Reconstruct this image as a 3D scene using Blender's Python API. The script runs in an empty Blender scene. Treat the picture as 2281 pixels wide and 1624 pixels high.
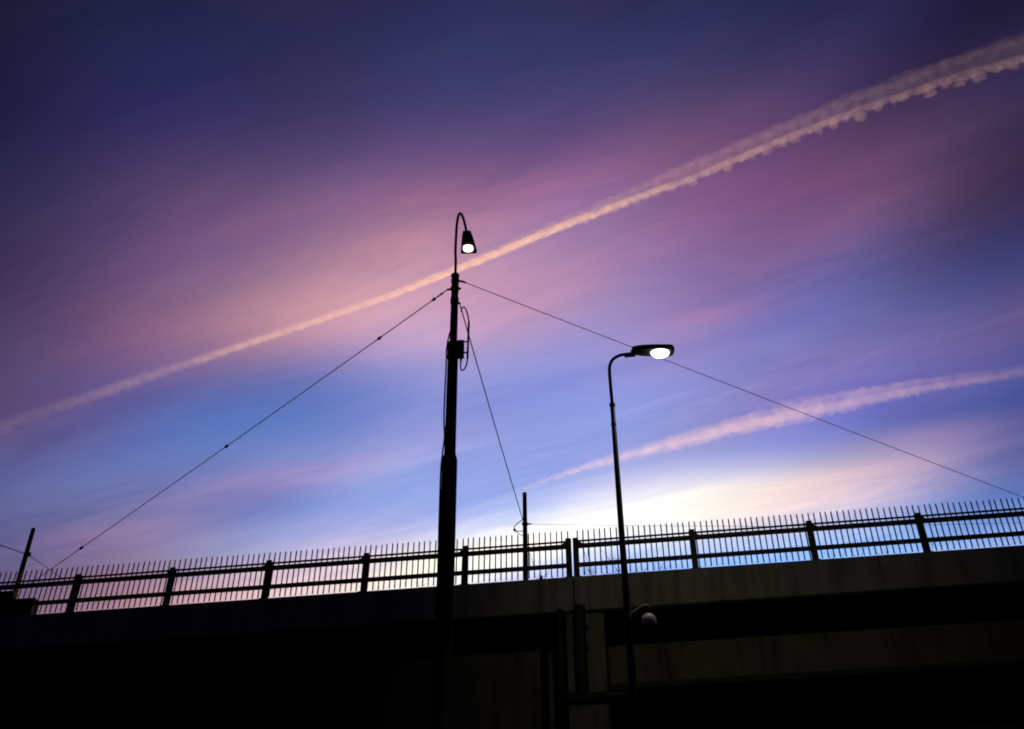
import bpy, math, random
from mathutils import Vector, Matrix, noise as mnoise

# ------------------------------------------------------------------ camera
scene = bpy.context.scene
PITCH = math.atan(2200.0 / 2992.0)            # looking up about 36 degrees
EYE = Vector((0.0, 0.0, 1.6))
cam_data = bpy.data.cameras.new('camera')
cam = bpy.data.objects.new('camera', cam_data)
scene.collection.objects.link(cam)
cam.location = EYE
cam.rotation_euler = (math.pi / 2 + PITCH, 0, 0)
cam_data.sensor_width = 36.0
cam_data.lens = 36.0 * 2200.0 / 2281.0        # about 35 mm
cam_data.clip_start = 0.1
cam_data.clip_end = 200000.0
scene.camera = cam

# ------------------------------------------------------------------ dusk sky
SKY_BASE = [(-8.866, -9.138, -6.779), (0.222, -0.602, -0.224), (8.786, 9.513, 7.284)]
# cirrus banks: one line of r g b triples per row of the sky, low to high
SKY_U, SKY_V, SKY_SIGMA, SKY_RANGE = (-6.00, 9.20), (8.60, 1.00), 0.80, 2.0774
SKY_ROWS = [
    '500499499 500499499 500499499 500499499 500499499 500499499 500499499 500499499 500499499 500500500 500500500 500500500 499500500 499500500 503502502 525515508 575547524 616579544 583572549 510535538 478508520 485500507 496499501',
    '499500500 499500500 499500500 499500500 499500500 498500500 498500500 499500500 499499500 499499499 499499499 499499499 500500499 504502498 517513503 560552523 631617562 636645597 506590600 380518575 387492542 450494516 490499503',
    '500499499 500499499 500499498 501499498 501499498 502499498 502499498 501500499 501500499 500500500 500501500 496500502 482499510 450496525 411493539 385504548 352515554 241458534 105345484 135314452 311390463 443463485 491493497',
    '499500500 499500500 498500502 498501503 497501503 495500502 494499502 493496500 485487499 468470497 448456498 425455506 368459538 254448594 135410624 122380598 278429563 458478520 460394426 362281346 355307369 418407440 479479487',
    '500499499 501499498 502498496 503497494 505497493 507499494 505498495 486482495 419417492 291299484 163204478 104199479 130258487 242345495 445450489 681568470 851672465 835657467 558471439 169253401 005202410 139305451 379439487',
    '499499500 498499500 497499501 498500501 498503502 497512503 499531501 519560495 552578485 573566476 573550482 574561509 601595531 689660514 807729477 818721456 614574434 312360409 158253424 150279466 193339489 293402494 430468497',
    '502496492 514478458 541446392 590429332 656465338 724530387 765587426 770640454 777703479 814763498 858802520 878814555 867810585 819790582 694707558 475541544 236350524 168259489 359333464 565434448 590459439 535463453 505485483',
    '486489493 462456461 475411390 558402327 655470351 687560435 683592488 667566494 610528496 533508512 479506530 461505533 468495513 456462484 400394460 355339455 419375485 556476519 566501506 419415449 344363418 399404439 472470480',
    '473489502 415460502 386428490 429417469 463441475 392471518 320477550 333461542 357445526 344431520 335428518 354428508 367421496 354417488 340407468 363396442 434419449 456446478 290380470 097269419 148273397 334373428 464466477',
    '497501502 489504507 480497502 475474479 479428439 482382408 484384422 491457478 491537533 468544544 449507524 454497518 458523550 469551588 494547587 476508563 413470557 358440534 314358425 296242277 345229242 422328331 479447447',
    '505516514 517555550 514599598 476625641 440605642 452543591 479490541 485482532 493496539 501498537 476482535 424470539 401475547 452481537 513468505 492448491 436456521 421457519 414367389 384255237 389274252 435383372 483471469',
    '505499499 523486490 543449470 524428474 443473532 346544591 270559593 212496552 213429519 297446530 390501563 426522582 449525580 502529559 542513520 530473479 531452463 601469465 620465435 482420391 349407400 360442447 449482486',
    '498503494 500501476 508477450 506437445 459424489 378436544 320437559 328433550 419484564 565587596 679645594 706628559 674595536 635584544 595558543 558493503 571447457 629461442 612482442 481467440 389455450 407468471 470490492',
    '499505498 498519495 509529493 556529499 631526509 678527504 683535485 706566491 760631545 791687598 783684593 760641545 729607515 688586518 636541515 592476484 571439446 511413401 362336324 211230240 202217242 313315335 442441448',
    '486489486 456462453 446440423 507455428 632518467 739603497 797682506 840739518 857756543 820737562 764701568 729676575 709665592 682638585 657579538 651523490 637500476 542476469 363401416 203292324 193258294 307332356 440445452',
    '479485481 431449433 393413387 416413392 503464459 588529530 661594567 743659578 812710572 838730557 827720549 793691563 749647581 704594564 662548512 610513468 528486464 425470488 340464504 325469502 386482499 455493498 491499499',
    '496496495 484482475 468461445 475456432 538493467 626546518 675576542 690591546 709616554 732640562 739637554 713598532 665542510 622502493 568494482 457479463 307430435 206379412 210369411 301406437 409457471 473486490 495497497',
    '496498498 479489491 439471477 404462466 450498478 583569507 685616528 688618538 658608555 652594569 641562554 578527528 488511520 425516529 385524533 349519522 345503505 382486491 428480486 464485490 488495497 498499500 500500500',
    '491494497 449469483 366420458 288378440 307397462 414462509 508510532 523516515 498505493 491502497 482504513 438504519 396503513 372491497 339467474 327455461 378468472 449489489 488498498 498499499 499499499 499499499 499499499',
    '496497498 480486489 448462469 415439449 405446471 408474535 405482571 391464535 379451478 377466468 366500506 347535539 350551535 382535511 412501488 434481478 461483484 484493493 495498498 499499500 500500500 500500500 500500500',
    '500500499 500500497 498504489 483520472 445551467 395576502 364572546 373554549 404549522 419550514 416549529 416545536 428539526 452528513 480514505 496505502 500502501 500500500 500500500 500499499 499499499 499499499 499499499',
    '499500499 498500499 494504496 481518488 455543479 429560485 420559509 440556524 469558523 484553521 485539520 489520513 496506504 499500500 499499499 499499499 499499499 499499499 499499499 499500500 500500500 500500500 500500500',
]
# narrow wisps: two axis rows (x, z, offset) and a log colour change
SKY_WISPS = [
    (10.35, 3.06, -0.449, 27.51, -98.06, -53.489, 0.34, 0.12, 0.02),
    (13.72, 1.78, -4.316, 19.74, -90.35, -44.787, 0.24, 0.05, 0.00),
    (16.13, 2.72, 4.773, -5.66, -143.54, -90.108, 0.20, 0.03, 0.00),
    (17.68, 2.39, 8.081, -9.96, -128.19, -67.178, 0.26, 0.09, 0.03),
    (16.46, 2.33, 7.922, -11.25, -110.66, -60.653, -0.28, -0.14, -0.04),
    (9.89, 1.68, -1.400, 18.98, -99.54, -49.988, -0.20, -0.06, 0.00),
    (8.51, 2.00, 0.942, 14.40, -124.60, -90.510, 0.12, 0.03, 0.00),
    (10.77, 1.32, 4.123, -6.83, -150.43, -73.413, 0.14, 0.10, 0.03),
    (11.34, 2.21, 3.673, 4.43, -131.65, -65.923, -0.14, -0.07, -0.01),
]
SKY_TILT, SKY_SU, SKY_SV = math.radians(14.0), 0.080, 0.029

SUN_AZ, SUN_EL = math.radians(7.0), math.radians(5.0)
SUN_DIR = Vector((math.sin(SUN_AZ) * math.cos(SUN_EL), math.cos(SUN_AZ) * math.cos(SUN_EL), math.sin(SUN_EL)))
world = bpy.data.worlds.new('World')
scene.world = world
world.use_nodes = True
wn, wl = world.node_tree.nodes, world.node_tree.links
wn.clear()


def wmath(op, a, b=None, c=None, clamp=False):
    n = wn.new('ShaderNodeMath'); n.operation = op; n.use_clamp = clamp
    for i, v in enumerate((a, b, c)):
        if v is None: continue
        if isinstance(v, (int, float)): n.inputs[i].default_value = v
        else: wl.new(v, n.inputs[i])
    return n.outputs[0]


def wvec(op, a, b=None, c=None):
    n = wn.new('ShaderNodeVectorMath'); n.operation = op
    for i, v in enumerate((a, b, c)):
        if v is None: continue
        if isinstance(v, (tuple, list, Vector)): n.inputs[i].default_value = tuple(v)
        else: wl.new(v, n.inputs[i])
    return n.outputs['Value'] if op in ('DOT_PRODUCT', 'DISTANCE', 'LENGTH') else n.outputs[0]


coord = wn.new('ShaderNodeTexCoord').outputs['Generated']
direction = wvec('NORMALIZE', coord)
sep = wn.new('ShaderNodeSeparateXYZ'); wl.new(direction, sep.inputs[0])
dx, dy, dz = sep.outputs
# high thin cloud drifts in parallel streaks: work on a flat cloud sheet overhead
zc = wmath('MAXIMUM', dz, 0.07)
inv = wmath('DIVIDE', 1.0, zc)
sheet = wn.new('ShaderNodeCombineXYZ')
along = wmath('MULTIPLY', wvec('DOT_PRODUCT', direction, (-0.89, 0.455, 0)), inv)
across = wmath('MULTIPLY', wvec('DOT_PRODUCT', direction, (0.455, 0.89, 0)), inv)
wl.new(wmath('MULTIPLY', along, 0.75), sheet.inputs[0]); wl.new(wmath('MULTIPLY', across, 3.6), sheet.inputs[1])


def wnoise(scale, detail, rough, dist=0.0):
    n = wn.new('ShaderNodeTexNoise'); n.inputs['Scale'].default_value = scale
    n.inputs['Detail'].default_value = detail; n.inputs['Roughness'].default_value = rough
    n.inputs['Distortion'].default_value = dist
    wl.new(sheet.outputs[0], n.inputs['Vector'])
    return n


warp = wvec('SUBTRACT', wnoise(1.3, 3, 0.55).outputs['Color'], (0.5, 0.5, 0.5))
cu = wvec('DOT_PRODUCT', direction, (math.cos(SKY_TILT) / SKY_SU, 0, math.sin(SKY_TILT) / SKY_SU))
cv = wvec('DOT_PRODUCT', direction, (-math.sin(SKY_TILT) / SKY_SV, 0, math.cos(SKY_TILT) / SKY_SV))
cuv = wn.new('ShaderNodeCombineXYZ'); wl.new(cu, cuv.inputs[0]); wl.new(cv, cuv.inputs[1])
cpos = wvec('MULTIPLY_ADD', warp, (0.35, 0.55, 0.0), cuv.outputs[0])
cpos_s = wn.new('ShaderNodeSeparateXYZ'); wl.new(cpos, cpos_s.inputs[0])
ramp_u = wmath('DIVIDE', wmath('SUBTRACT', cpos_s.outputs[0], SKY_U[0]), SKY_U[1] - SKY_U[0], clamp=True)
acc = None
for j, row in enumerate(SKY_ROWS):
    rp = wn.new('ShaderNodeValToRGB'); rp.color_ramp.interpolation = 'B_SPLINE'
    stops = [tuple(int(s[k:k + 3]) / 999.0 for k in (0, 3, 6)) for s in row.split()]
    el = rp.color_ramp.elements
    for i, c in enumerate(stops):
        x = i / (len(stops) - 1)
        if i == 0: e = el[0]
        elif i == len(stops) - 1: e = el[len(el) - 1]
        else: e = el.new(x)
        e.position = x; e.color = (*c, 1.0)
    wl.new(ramp_u, rp.inputs[0])
    d = wmath('MULTIPLY_ADD', cpos_s.outputs[1], 1.0 / SKY_SIGMA, -(SKY_V[0] + SKY_V[1] * j) / SKY_SIGMA)
    g = wmath('POWER', 0.60653, wmath('MULTIPLY', d, d))
    term = wvec('MULTIPLY', wvec('SUBTRACT', rp.outputs[0], (0.5, 0.5, 0.5)), g)
    acc = term if acc is None else wvec('ADD', acc, term)
gain = 2 * SKY_RANGE / (SKY_SIGMA * math.sqrt(2 * math.pi) / SKY_V[1])
acc = wvec('MULTIPLY', acc, (gain, gain, gain))
for a0, a1, a2, b0, b1, b2, wr, wg, wb in SKY_WISPS:
    st = wn.new('ShaderNodeCombineXYZ')
    wl.new(wvec('DOT_PRODUCT', direction, (a0, 0, a1)), st.inputs[0])
    wl.new(wvec('DOT_PRODUCT', direction, (b0, 0, b1)), st.inputs[1])
    d = wvec('DISTANCE', wvec('MULTIPLY_ADD', warp, (0.8, 2.0, 0.0), st.outputs[0]), (a2, b2, 0))
    g = wmath('POWER', 0.4493, wmath('MULTIPLY', d, d))
    acc = wvec('ADD', acc, wvec('MULTIPLY', g, (wr, wg, wb)))
front = wn.new('ShaderNodeMapRange'); front.interpolation_type = 'SMOOTHSTEP'
wl.new(dy, front.inputs[0]); front.inputs[1].default_value = 0.05; front.inputs[2].default_value = 0.35
toward = wmath('MAXIMUM', wvec('DOT_PRODUCT', direction, SUN_DIR), 0.34)
zup = wmath('MAXIMUM', dz, 0.0)
logc = wvec('MULTIPLY_ADD', zup, SKY_BASE[1], SKY_BASE[0])
logc = wvec('MULTIPLY_ADD', toward, SKY_BASE[2], logc)
logc = wvec('MULTIPLY_ADD', front.outputs[0], acc, logc)
patchy = wn.new('ShaderNodeMapRange'); wl.new(wnoise(0.9, 2, 0.5).outputs['Fac'], patchy.inputs[0])
patchy.inputs[1].default_value = 0.35; patchy.inputs[2].default_value = 0.65; patchy.inputs[3].default_value = 0.25; patchy.inputs[4].default_value = 1.5
streak = wmath('MULTIPLY', wmath('SUBTRACT', wnoise(2.6, 6, 0.66, 0.5).outputs['Fac'], 0.5), patchy.outputs[0])
logc = wvec('MULTIPLY_ADD', streak, (1.0, 0.70, 0.34), logc)
s2 = wn.new('ShaderNodeSeparateXYZ'); wl.new(logc, s2.inputs[0])
rgb = wn.new('ShaderNodeCombineXYZ')
for i in range(3):
    wl.new(wmath('EXPONENT', s2.outputs[i]), rgb.inputs[i])
bg = wn.new('ShaderNodeBackground'); wl.new(rgb.outputs[0], bg.inputs['Color'])
bg.inputs['Strength'].default_value = 1.06
world.cycles.sampling_method = 'MANUAL'
world.cycles.sample_map_resolution = 256
wout = wn.new('ShaderNodeOutputWorld'); wl.new(bg.outputs[0], wout.inputs['Surface'])

# ------------------------------------------------------------------ low sun behind the viaduct
sun_data = bpy.data.lights.new('sun', 'SUN')
sun_data.energy = 5.0
sun_data.angle = math.radians(0.6)
sun_data.color = (1.0, 0.49, 0.15)
sun = bpy.data.objects.new('sun', sun_data)
scene.collection.objects.link(sun)
sun.rotation_euler = (-SUN_DIR).to_track_quat('-Z', 'Y').to_euler()
sun.location = (0, 60, 40)

vs = scene.view_settings
vs.view_transform = 'Standard'; vs.look = 'None'; vs.exposure = 0.0; vs.gamma = 1.0
scene.cycles.filter_width = 1.9               # the lens is a little soft
scene.cycles.volume_bounces = 3

# ------------------------------------------------------------------ helpers
random.seed(7)
COL = scene.collection
F_AX = Vector((0, math.cos(PITCH), math.sin(PITCH)))
U_AX = Vector((0, -math.sin(PITCH), math.cos(PITCH)))
FPX = 2200.0


def sight(px, py):
    return F_AX * FPX + Vector((px - 1140.5, 0, 0)) + U_AX * (812.0 - py)


def at_y(px, py, y):
    """survey: the point seen at (px, py) on the upright plane y metres away"""
    r = sight(px, py); return EYE + r * (y / r.y)


def at_z(px, py, z):
    r = sight(px, py); return EYE + r * ((z - EYE.z) / r.z)


# viaduct frame: t runs along the edge, d away from the street, h above the parapet top
V_ANG = math.atan(0.114)
V_E = Vector((math.cos(V_ANG), -math.sin(V_ANG), 0))
V_B = Vector((math.sin(V_ANG), math.cos(V_ANG), 0))
V_O = Vector((0, 21.5, 0))
V_Z, V_G = 11.165, 0.0241


def via(t, d, h):
    return V_O + V_E * t + V_B * d + Vector((0, 0, V_Z + V_G * t + h))


def on_via(px, py, d=0.0):
    """(t, h) of the point seen at (px, py) on the plane d behind the fascia"""
    r = sight(px, py); k = ((V_O + V_B * d - EYE).dot(V_B)) / r.dot(V_B)
    p = EYE + r * k; t = (p - V_O).dot(V_E)
    return t, p.z - V_Z - V_G * t


ORIGIN = {}


def link(o, parent=None):
    COL.objects.link(o)
    if parent is not None:
        o.parent = parent
    return o


def props(o, label=None, cat=None, group=None, kind=None):
    if label: o['label'] = label
    if cat: o['category'] = cat
    if group: o['group'] = group
    if kind: o['kind'] = kind
    return o


def thing(name, label, cat, loc, group=None):
    o = bpy.data.objects.new(name, None)
    o.empty_display_size = 0.2
    link(o); o.location = loc; ORIGIN[o] = Vector(loc)
    return props(o, label, cat, group)


def part(name, geo, m, parent=None, smooth=False, bevel=0.0):
    vs_, fs_ = geo
    if parent is not None:
        org = ORIGIN[parent]
    else:
        org = sum((Vector(v) for v in vs_), Vector()) / len(vs_)
        org.z = min(v[2] for v in vs_)
    me = bpy.data.meshes.new(name)
    me.from_pydata([tuple(Vector(v) - org) for v in vs_], [], fs_)
    me.materials.append(m)
    if smooth:
        me.polygons.foreach_set('use_smooth', [True] * len(me.polygons))
    me.update()
    o = bpy.data.objects.new(name, me)
    link(o, parent)
    if parent is None:
        o.location = org
    ORIGIN[o] = org
    if bevel:
        b = o.modifiers.new('bevel', 'BEVEL'); b.width = bevel; b.segments = 2; b.limit_method = 'ANGLE'
    if smooth and hasattr(me, 'set_sharp_from_angle'):
        me.set_sharp_from_angle(angle=math.radians(40))
    return o


def join(*geos):
    V, F = [], []
    for v, f in geos:
        k = len(V); V += list(v); F += [tuple(i + k for i in q) for q in f]
    return V, F


def hexa(c):
    """box from 8 corners: bottom 4 then top 4, counter-clockwise from above"""
    return [Vector(v) for v in c], [(3, 2, 1, 0), (4, 5, 6, 7), (0, 1, 5, 4), (1, 2, 6, 5), (2, 3, 7, 6), (3, 0, 4, 7)]


def box(x0, x1, y0, y1, z0, z1):
    return hexa([(x0, y0, z0), (x1, y0, z0), (x1, y1, z0), (x0, y1, z0), (x0, y0, z1), (x1, y0, z1), (x1, y1, z1), (x0, y1, z1)])


def vbox(t0, t1, d0, d1, h0, h1):
    return hexa([via(t0, d0, h0), via(t1, d0, h0), via(t1, d1, h0), via(t0, d1, h0),
                 via(t0, d0, h1), via(t1, d0, h1), via(t1, d1, h1), via(t0, d1, h1)])


def tube(pts, rad, n=10, caps=True):
    pts = [Vector(p) for p in pts]
    if not isinstance(rad, (list, tuple)): rad = [rad] * len(pts)
    V, F = [], []
    ref = None
    for i, p in enumerate(pts):
        a = pts[max(i - 1, 0)]; b = pts[min(i + 1, len(pts) - 1)]
        if (b - a).length < 1e-7: a = pts[max(i - 2, 0)]; b = pts[min(i + 2, len(pts) - 1)]
        ax = (b - a).normalized()
        if ref is None:
            ref = ax.orthogonal().normalized()
        else:
            ref = (ref - ax * ref.dot(ax)).normalized()
        q = ax.cross(ref)
        for k in range(n):
            w = 2 * math.pi * k / n
            V.append(p + (ref * math.cos(w) + q * math.sin(w)) * rad[i])
    for i in range(len(pts) - 1):
        for k in range(n):
            F.append((i * n + k, i * n + (k + 1) % n, (i + 1) * n + (k + 1) % n, (i + 1) * n + k))
    if caps:
        F.append(tuple(range(n - 1, -1, -1))); F.append(tuple(len(V) - n + k for k in range(n)))
    return V, F


def curve(pts, steps=6):
    """Catmull-Rom through the points"""
    P = [Vector(p) for p in pts]; out = []
    for i in range(len(P) - 1):
        a = P[i - 1] if i else P[0] * 2 - P[1]; b, c = P[i], P[i + 1]
        d = P[i + 2] if i + 2 < len(P) else P[-1] * 2 - P[-2]
        for s in range(steps):
            u = s / steps
            out.append(0.5 * ((2 * b) + (c - a) * u + (2 * a - 5 * b + 4 * c - d) * u * u + (3 * b - a - 3 * c + d) * u ** 3))
    return out + [P[-1]]


def profile(outline, thick_lo, thick_hi, tilt=None, round_edge=0.0):
    """closed outline [(x, y)] made a solid from z = thick_lo to thick_hi"""
    n = len(outline)
    V = [Vector((x, y, thick_lo)) for x, y in outline] + [Vector((x, y, thick_hi)) for x, y in outline]
    F = [tuple(range(n - 1, -1, -1)), tuple(range(n, 2 * n))]
    for i in range(n):
        F.append((i, (i + 1) % n, n + (i + 1) % n, n + i))
    return V, F


def placed(geo, mat4):
    return [mat4 @ Vector(v) for v in geo[0]], geo[1]


def blob(c, r, n=12, m=8, sx=1, sy=1, sz=1, lo=-1.0, hi=1.0):
    """ellipsoid or slice of one between sine latitudes lo..hi"""
    V, F = [], []
    for i in range(m + 1):
        la = math.asin(lo) + (math.asin(hi) - math.asin(lo)) * i / m
        for k in range(n):
            w = 2 * math.pi * k / n
            V.append(Vector(c) + Vector((r * sx * math.cos(la) * math.cos(w), r * sy * math.cos(la) * math.sin(w), r * sz * math.sin(la))))
    for i in range(m):
        for k in range(n):
            F.append((i * n + k, i * n + (k + 1) % n, (i + 1) * n + (k + 1) % n, (i + 1) * n + k))
    F.append(tuple(range(n - 1, -1, -1))); F.append(tuple(m * n + k for k in range(n)))
    return V, F


# ------------------------------------------------------------------ materials
def material(name, col, rough=0.7, metal=0.0, vary=0.25, scale=3.0, bump=0.0, stain=0.0, spec=0.5):
    m = bpy.data.materials.new(name); m.use_nodes = True
    nt = m.node_tree; b = nt.nodes['Principled BSDF']
    b.inputs['Roughness'].default_value = rough; b.inputs['Metallic'].default_value = metal
    b.inputs['Specular IOR Level'].default_value = spec
    tc = nt.nodes.new('ShaderNodeTexCoord')
    nz = nt.nodes.new('ShaderNodeTexNoise'); nz.inputs['Scale'].default_value = scale
    nz.inputs['Detail'].default_value = 8; nz.inputs['Roughness'].default_value = 0.65
    nt.links.new(tc.outputs['Object'], nz.inputs['Vector'])
    mix = nt.nodes.new('ShaderNodeMix'); mix.data_type = 'RGBA'
    mix.inputs['A'].default_value = (*[c * (1 - vary) for c in col], 1)
    mix.inputs['B'].default_value = (*[min(1, c * (1 + vary)) for c in col], 1)
    nt.links.new(nz.outputs['Fac'], mix.inputs['Factor'])
    out = mix.outputs['Result']
    if stain:                                   # rain runs: noise drawn out downwards
        mp = nt.nodes.new('ShaderNodeMapping'); mp.inputs['Scale'].default_value = (2.2, 2.2, 0.22)
        nt.links.new(tc.outputs['Object'], mp.inputs[0])
        n2 = nt.nodes.new('ShaderNodeTexNoise'); n2.inputs['Scale'].default_value = 1.6; n2.inputs['Detail'].default_value = 6
        nt.links.new(mp.outputs[0], n2.inputs['Vector'])
        rp = nt.nodes.new('ShaderNodeMapRange'); rp.inputs[1].default_value = 0.45; rp.inputs[2].default_value = 0.72
        rp.inputs[3].default_value = 1.0; rp.inputs[4].default_value = 1.0 - stain
        nt.links.new(n2.outputs['Fac'], rp.inputs[0])
        vm = nt.nodes.new('ShaderNodeVectorMath'); vm.operation = 'SCALE'
        nt.links.new(out, vm.inputs[0]); nt.links.new(rp.outputs[0], vm.inputs['Scale'])
        out = vm.outputs[0]
    nt.links.new(out, b.inputs['Base Color'])
    if bump:
        bp = nt.nodes.new('ShaderNodeBump'); bp.inputs['Strength'].default_value = bump; bp.inputs['Distance'].default_value = 0.02
        n3 = nt.nodes.new('ShaderNodeTexNoise'); n3.inputs['Scale'].default_value = scale * 9; n3.inputs['Detail'].default_value = 5
        nt.links.new(tc.outputs['Object'], n3.inputs['Vector'])
        nt.links.new(n3.outputs['Fac'], bp.inputs['Height']); nt.links.new(bp.outputs[0], b.inputs['Normal'])
    return m


def glowing(name, col, strength):
    m = bpy.data.materials.new(name); m.use_nodes = True
    nt = m.node_tree; nt.nodes.clear()
    e = nt.nodes.new('ShaderNodeEmission'); o = nt.nodes.new('ShaderNodeOutputMaterial')
    lw = nt.nodes.new('ShaderNodeTexNoise'); lw.inputs['Scale'].default_value = 6
    mr = nt.nodes.new('ShaderNodeMapRange'); mr.inputs[3].default_value = strength * 0.8; mr.inputs[4].default_value = strength * 1.2
    nt.links.new(lw.outputs['Fac'], mr.inputs[0]); nt.links.new(mr.outputs[0], e.inputs['Strength'])
    e.inputs['Color'].default_value = (*col, 1)
    nt.links.new(e.outputs[0], o.inputs['Surface'])
    return m


M = dict(
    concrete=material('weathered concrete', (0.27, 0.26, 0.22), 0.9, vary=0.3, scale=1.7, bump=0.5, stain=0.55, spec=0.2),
    girder=material('darker concrete girder', (0.17, 0.155, 0.125), 0.9, vary=0.3, scale=1.2, bump=0.4, stain=0.5, spec=0.2),  # darker tone than the fascia, also on the middle pier
    soffit=material('shade darkened underside concrete', (0.06, 0.055, 0.05), 0.95, vary=0.3, scale=1.5, bump=0.3, spec=0.1),  # shade under the deck put into the colour
    rail=material('dull grey railing paint', (0.075, 0.075, 0.06), 0.75, vary=0.3, scale=4, spec=0.2),
    picket=material('rust brown picket steel', (0.05, 0.036, 0.034), 0.8, vary=0.35, scale=6, spec=0.2),
    pole=material('black pole paint', (0.018, 0.017, 0.018), 0.65, vary=0.3, scale=5, spec=0.2),
    column=material('dark grey column paint', (0.022, 0.022, 0.024), 0.6, vary=0.3, scale=5, spec=0.25),
    hood=material('dark luminaire shell', (0.05, 0.05, 0.042), 0.6, vary=0.2, scale=8, spec=0.3),
    wire=material('weathered cable', (0.03, 0.022, 0.022), 0.8, vary=0.3, scale=9, spec=0.15),
    rubber=material('black cable sheath', (0.015, 0.014, 0.015), 0.7, vary=0.2, scale=9, spec=0.2),
    pipe=material('dark pipe', (0.03, 0.028, 0.026), 0.7, vary=0.3, scale=3, spec=0.2),
    box=material('grey equipment paint', (0.035, 0.033, 0.033), 0.7, vary=0.2, scale=6, spec=0.2),
    dome=material('off white camera housing', (0.72, 0.66, 0.62), 0.5, vary=0.08, scale=12),
    smoke=material('smoked camera dome', (0.01, 0.01, 0.012), 0.12, vary=0.1, scale=5),
    bracket=material('dull red brown bracket paint', (0.20, 0.12, 0.11), 0.6, vary=0.2, scale=9),
    bark=material('bare twigs', (0.10, 0.065, 0.055), 0.9, vary=0.3, scale=3, spec=0.1),
    asphalt=material('asphalt', (0.05, 0.05, 0.052), 0.9, vary=0.3, scale=0.7, bump=0.4, spec=0.2),
    paving=material('paving', (0.19, 0.185, 0.175), 0.9, vary=0.25, scale=1.5, bump=0.3, spec=0.2),
    tag=material('faded red brown paint mark', (0.10, 0.055, 0.05), 0.8, vary=0.3, scale=12, spec=0.1),
    lens_cool=glowing('lit lamp lens greenish white', (1.0, 1.0, 0.86), 2.6),
    lens_bowl=glowing('lit lamp bowl', (0.95, 1.0, 0.88), 7.0),
)

# ------------------------------------------------------------------ ground
props(part('ground', ([(-6000, -6000, 0), (6000, -6000, 0), (6000, 6000, 0), (-6000, 6000, 0)], [(0, 1, 2, 3)]), M['asphalt']), kind='structure')
pv = part('pavement', box(-60, 60, 10.2, 17.5, 0.004, 0.125), M['paving']); props(pv, kind='structure')
ORIGIN[pv] = pv.location.copy()
part('kerb', box(-60, 60, 10.05, 10.197, 0.004, 0.128), M['concrete'], pv, bevel=0.015)

# ------------------------------------------------------------------ viaduct
T_L, T_R = -34.0, 34.0


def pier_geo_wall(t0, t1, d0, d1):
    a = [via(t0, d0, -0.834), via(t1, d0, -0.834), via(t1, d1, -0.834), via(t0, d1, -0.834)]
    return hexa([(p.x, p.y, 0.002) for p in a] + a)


JT = 1.425                                        # the movement joint between the two spans
via_root = thing('viaduct', 'long concrete viaduct with plain fascia, dark soffit and set back girder', 'viaduct', via(JT, 0, -V_Z - V_G * JT))
part('fascia', vbox(T_L, JT - 0.012, 0, 0.4, -0.83, 0), M['concrete'], via_root, bevel=0.02)
part('joint_filler', vbox(JT - 0.0118, JT + 0.0118, 0.06, 0.38, -0.83, -0.01), M['rubber'], via_root)
part('fascia', vbox(JT + 0.012, T_R, 0, 0.4, -0.83, 0), M['concrete'], via_root, bevel=0.02)
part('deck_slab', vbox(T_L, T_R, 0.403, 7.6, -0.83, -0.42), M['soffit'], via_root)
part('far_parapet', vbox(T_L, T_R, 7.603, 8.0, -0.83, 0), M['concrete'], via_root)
part('overhang_shade_sheet', vbox(T_L, T_R, 0.05, 2.3, -0.86, -0.833), M['soffit'], via_root)  # thin dark sheet carrying the shade of the overhang
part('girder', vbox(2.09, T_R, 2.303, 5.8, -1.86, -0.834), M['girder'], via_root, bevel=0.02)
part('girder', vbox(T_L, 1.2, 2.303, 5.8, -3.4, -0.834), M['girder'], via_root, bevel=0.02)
part('added_backing_wall', pier_geo_wall(T_L, T_R, 6.0, 6.35), M['soffit'], via_root)  # added to block the sky so the opening under the deck reads black
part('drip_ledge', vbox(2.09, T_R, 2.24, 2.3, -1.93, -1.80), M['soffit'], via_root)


def pier_geo(t0, t1, d0, d1):
    a = [via(t0, d0, 0), via(t1, d0, 0), via(t1, d1, 0), via(t0, d1, 0)]
    return hexa([(p.x, p.y, 0) for p in a] + [(p.x, p.y, V_Z + V_G * t0 - 0.862) for p in a])


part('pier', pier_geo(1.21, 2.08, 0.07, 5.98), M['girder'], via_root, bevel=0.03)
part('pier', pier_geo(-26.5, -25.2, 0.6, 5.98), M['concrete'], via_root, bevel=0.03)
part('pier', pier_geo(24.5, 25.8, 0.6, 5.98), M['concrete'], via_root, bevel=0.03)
S_ = 2281.0 / 3362.0
tA, hA = on_via(1915 * S_, 2287 * S_, -0.15)
tB, hB = on_via(1840 * S_, 2100 * S_, -0.15)
tC = on_via(2085 * S_, 2285 * S_, -0.15)[0]
part('drainpipe', tube([via(tA, -0.15, -0.80), via(tA, -0.15, -1.3), via(tA, -0.15, hA + 0.02)], 0.128, 16), M['pipe'], via_root, True)
bend = [via(tB, 0.2, -0.80), via(tB, -0.05, -0.86), via(tB, -0.15, -1.0), via(tB, -0.15, -1.4), via(tB, -0.15, hA + 0.36), via(tB + 0.03, -0.15, hA + 0.15),
        via(tB + 0.14, -0.15, hA + 0.03), via(tB + 0.34, -0.15, hA), via(tA, -0.15, hA), via(tC - 0.25, -0.15, hA), via(tC - 0.05, -0.12, hA), via(tC, 0.05, hA), via(tC, 0.8, hA)]
part('drainpipe', tube(curve(bend, 5), 0.078, 12), M['pipe'], via_root, True)
for k in (-1.25, -1.75):
    part('pipe_clip', vbox(tA - 0.16, tA + 0.16, -0.17, 0.068, k - 0.02, k + 0.02), M['pipe'], via_root)

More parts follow.
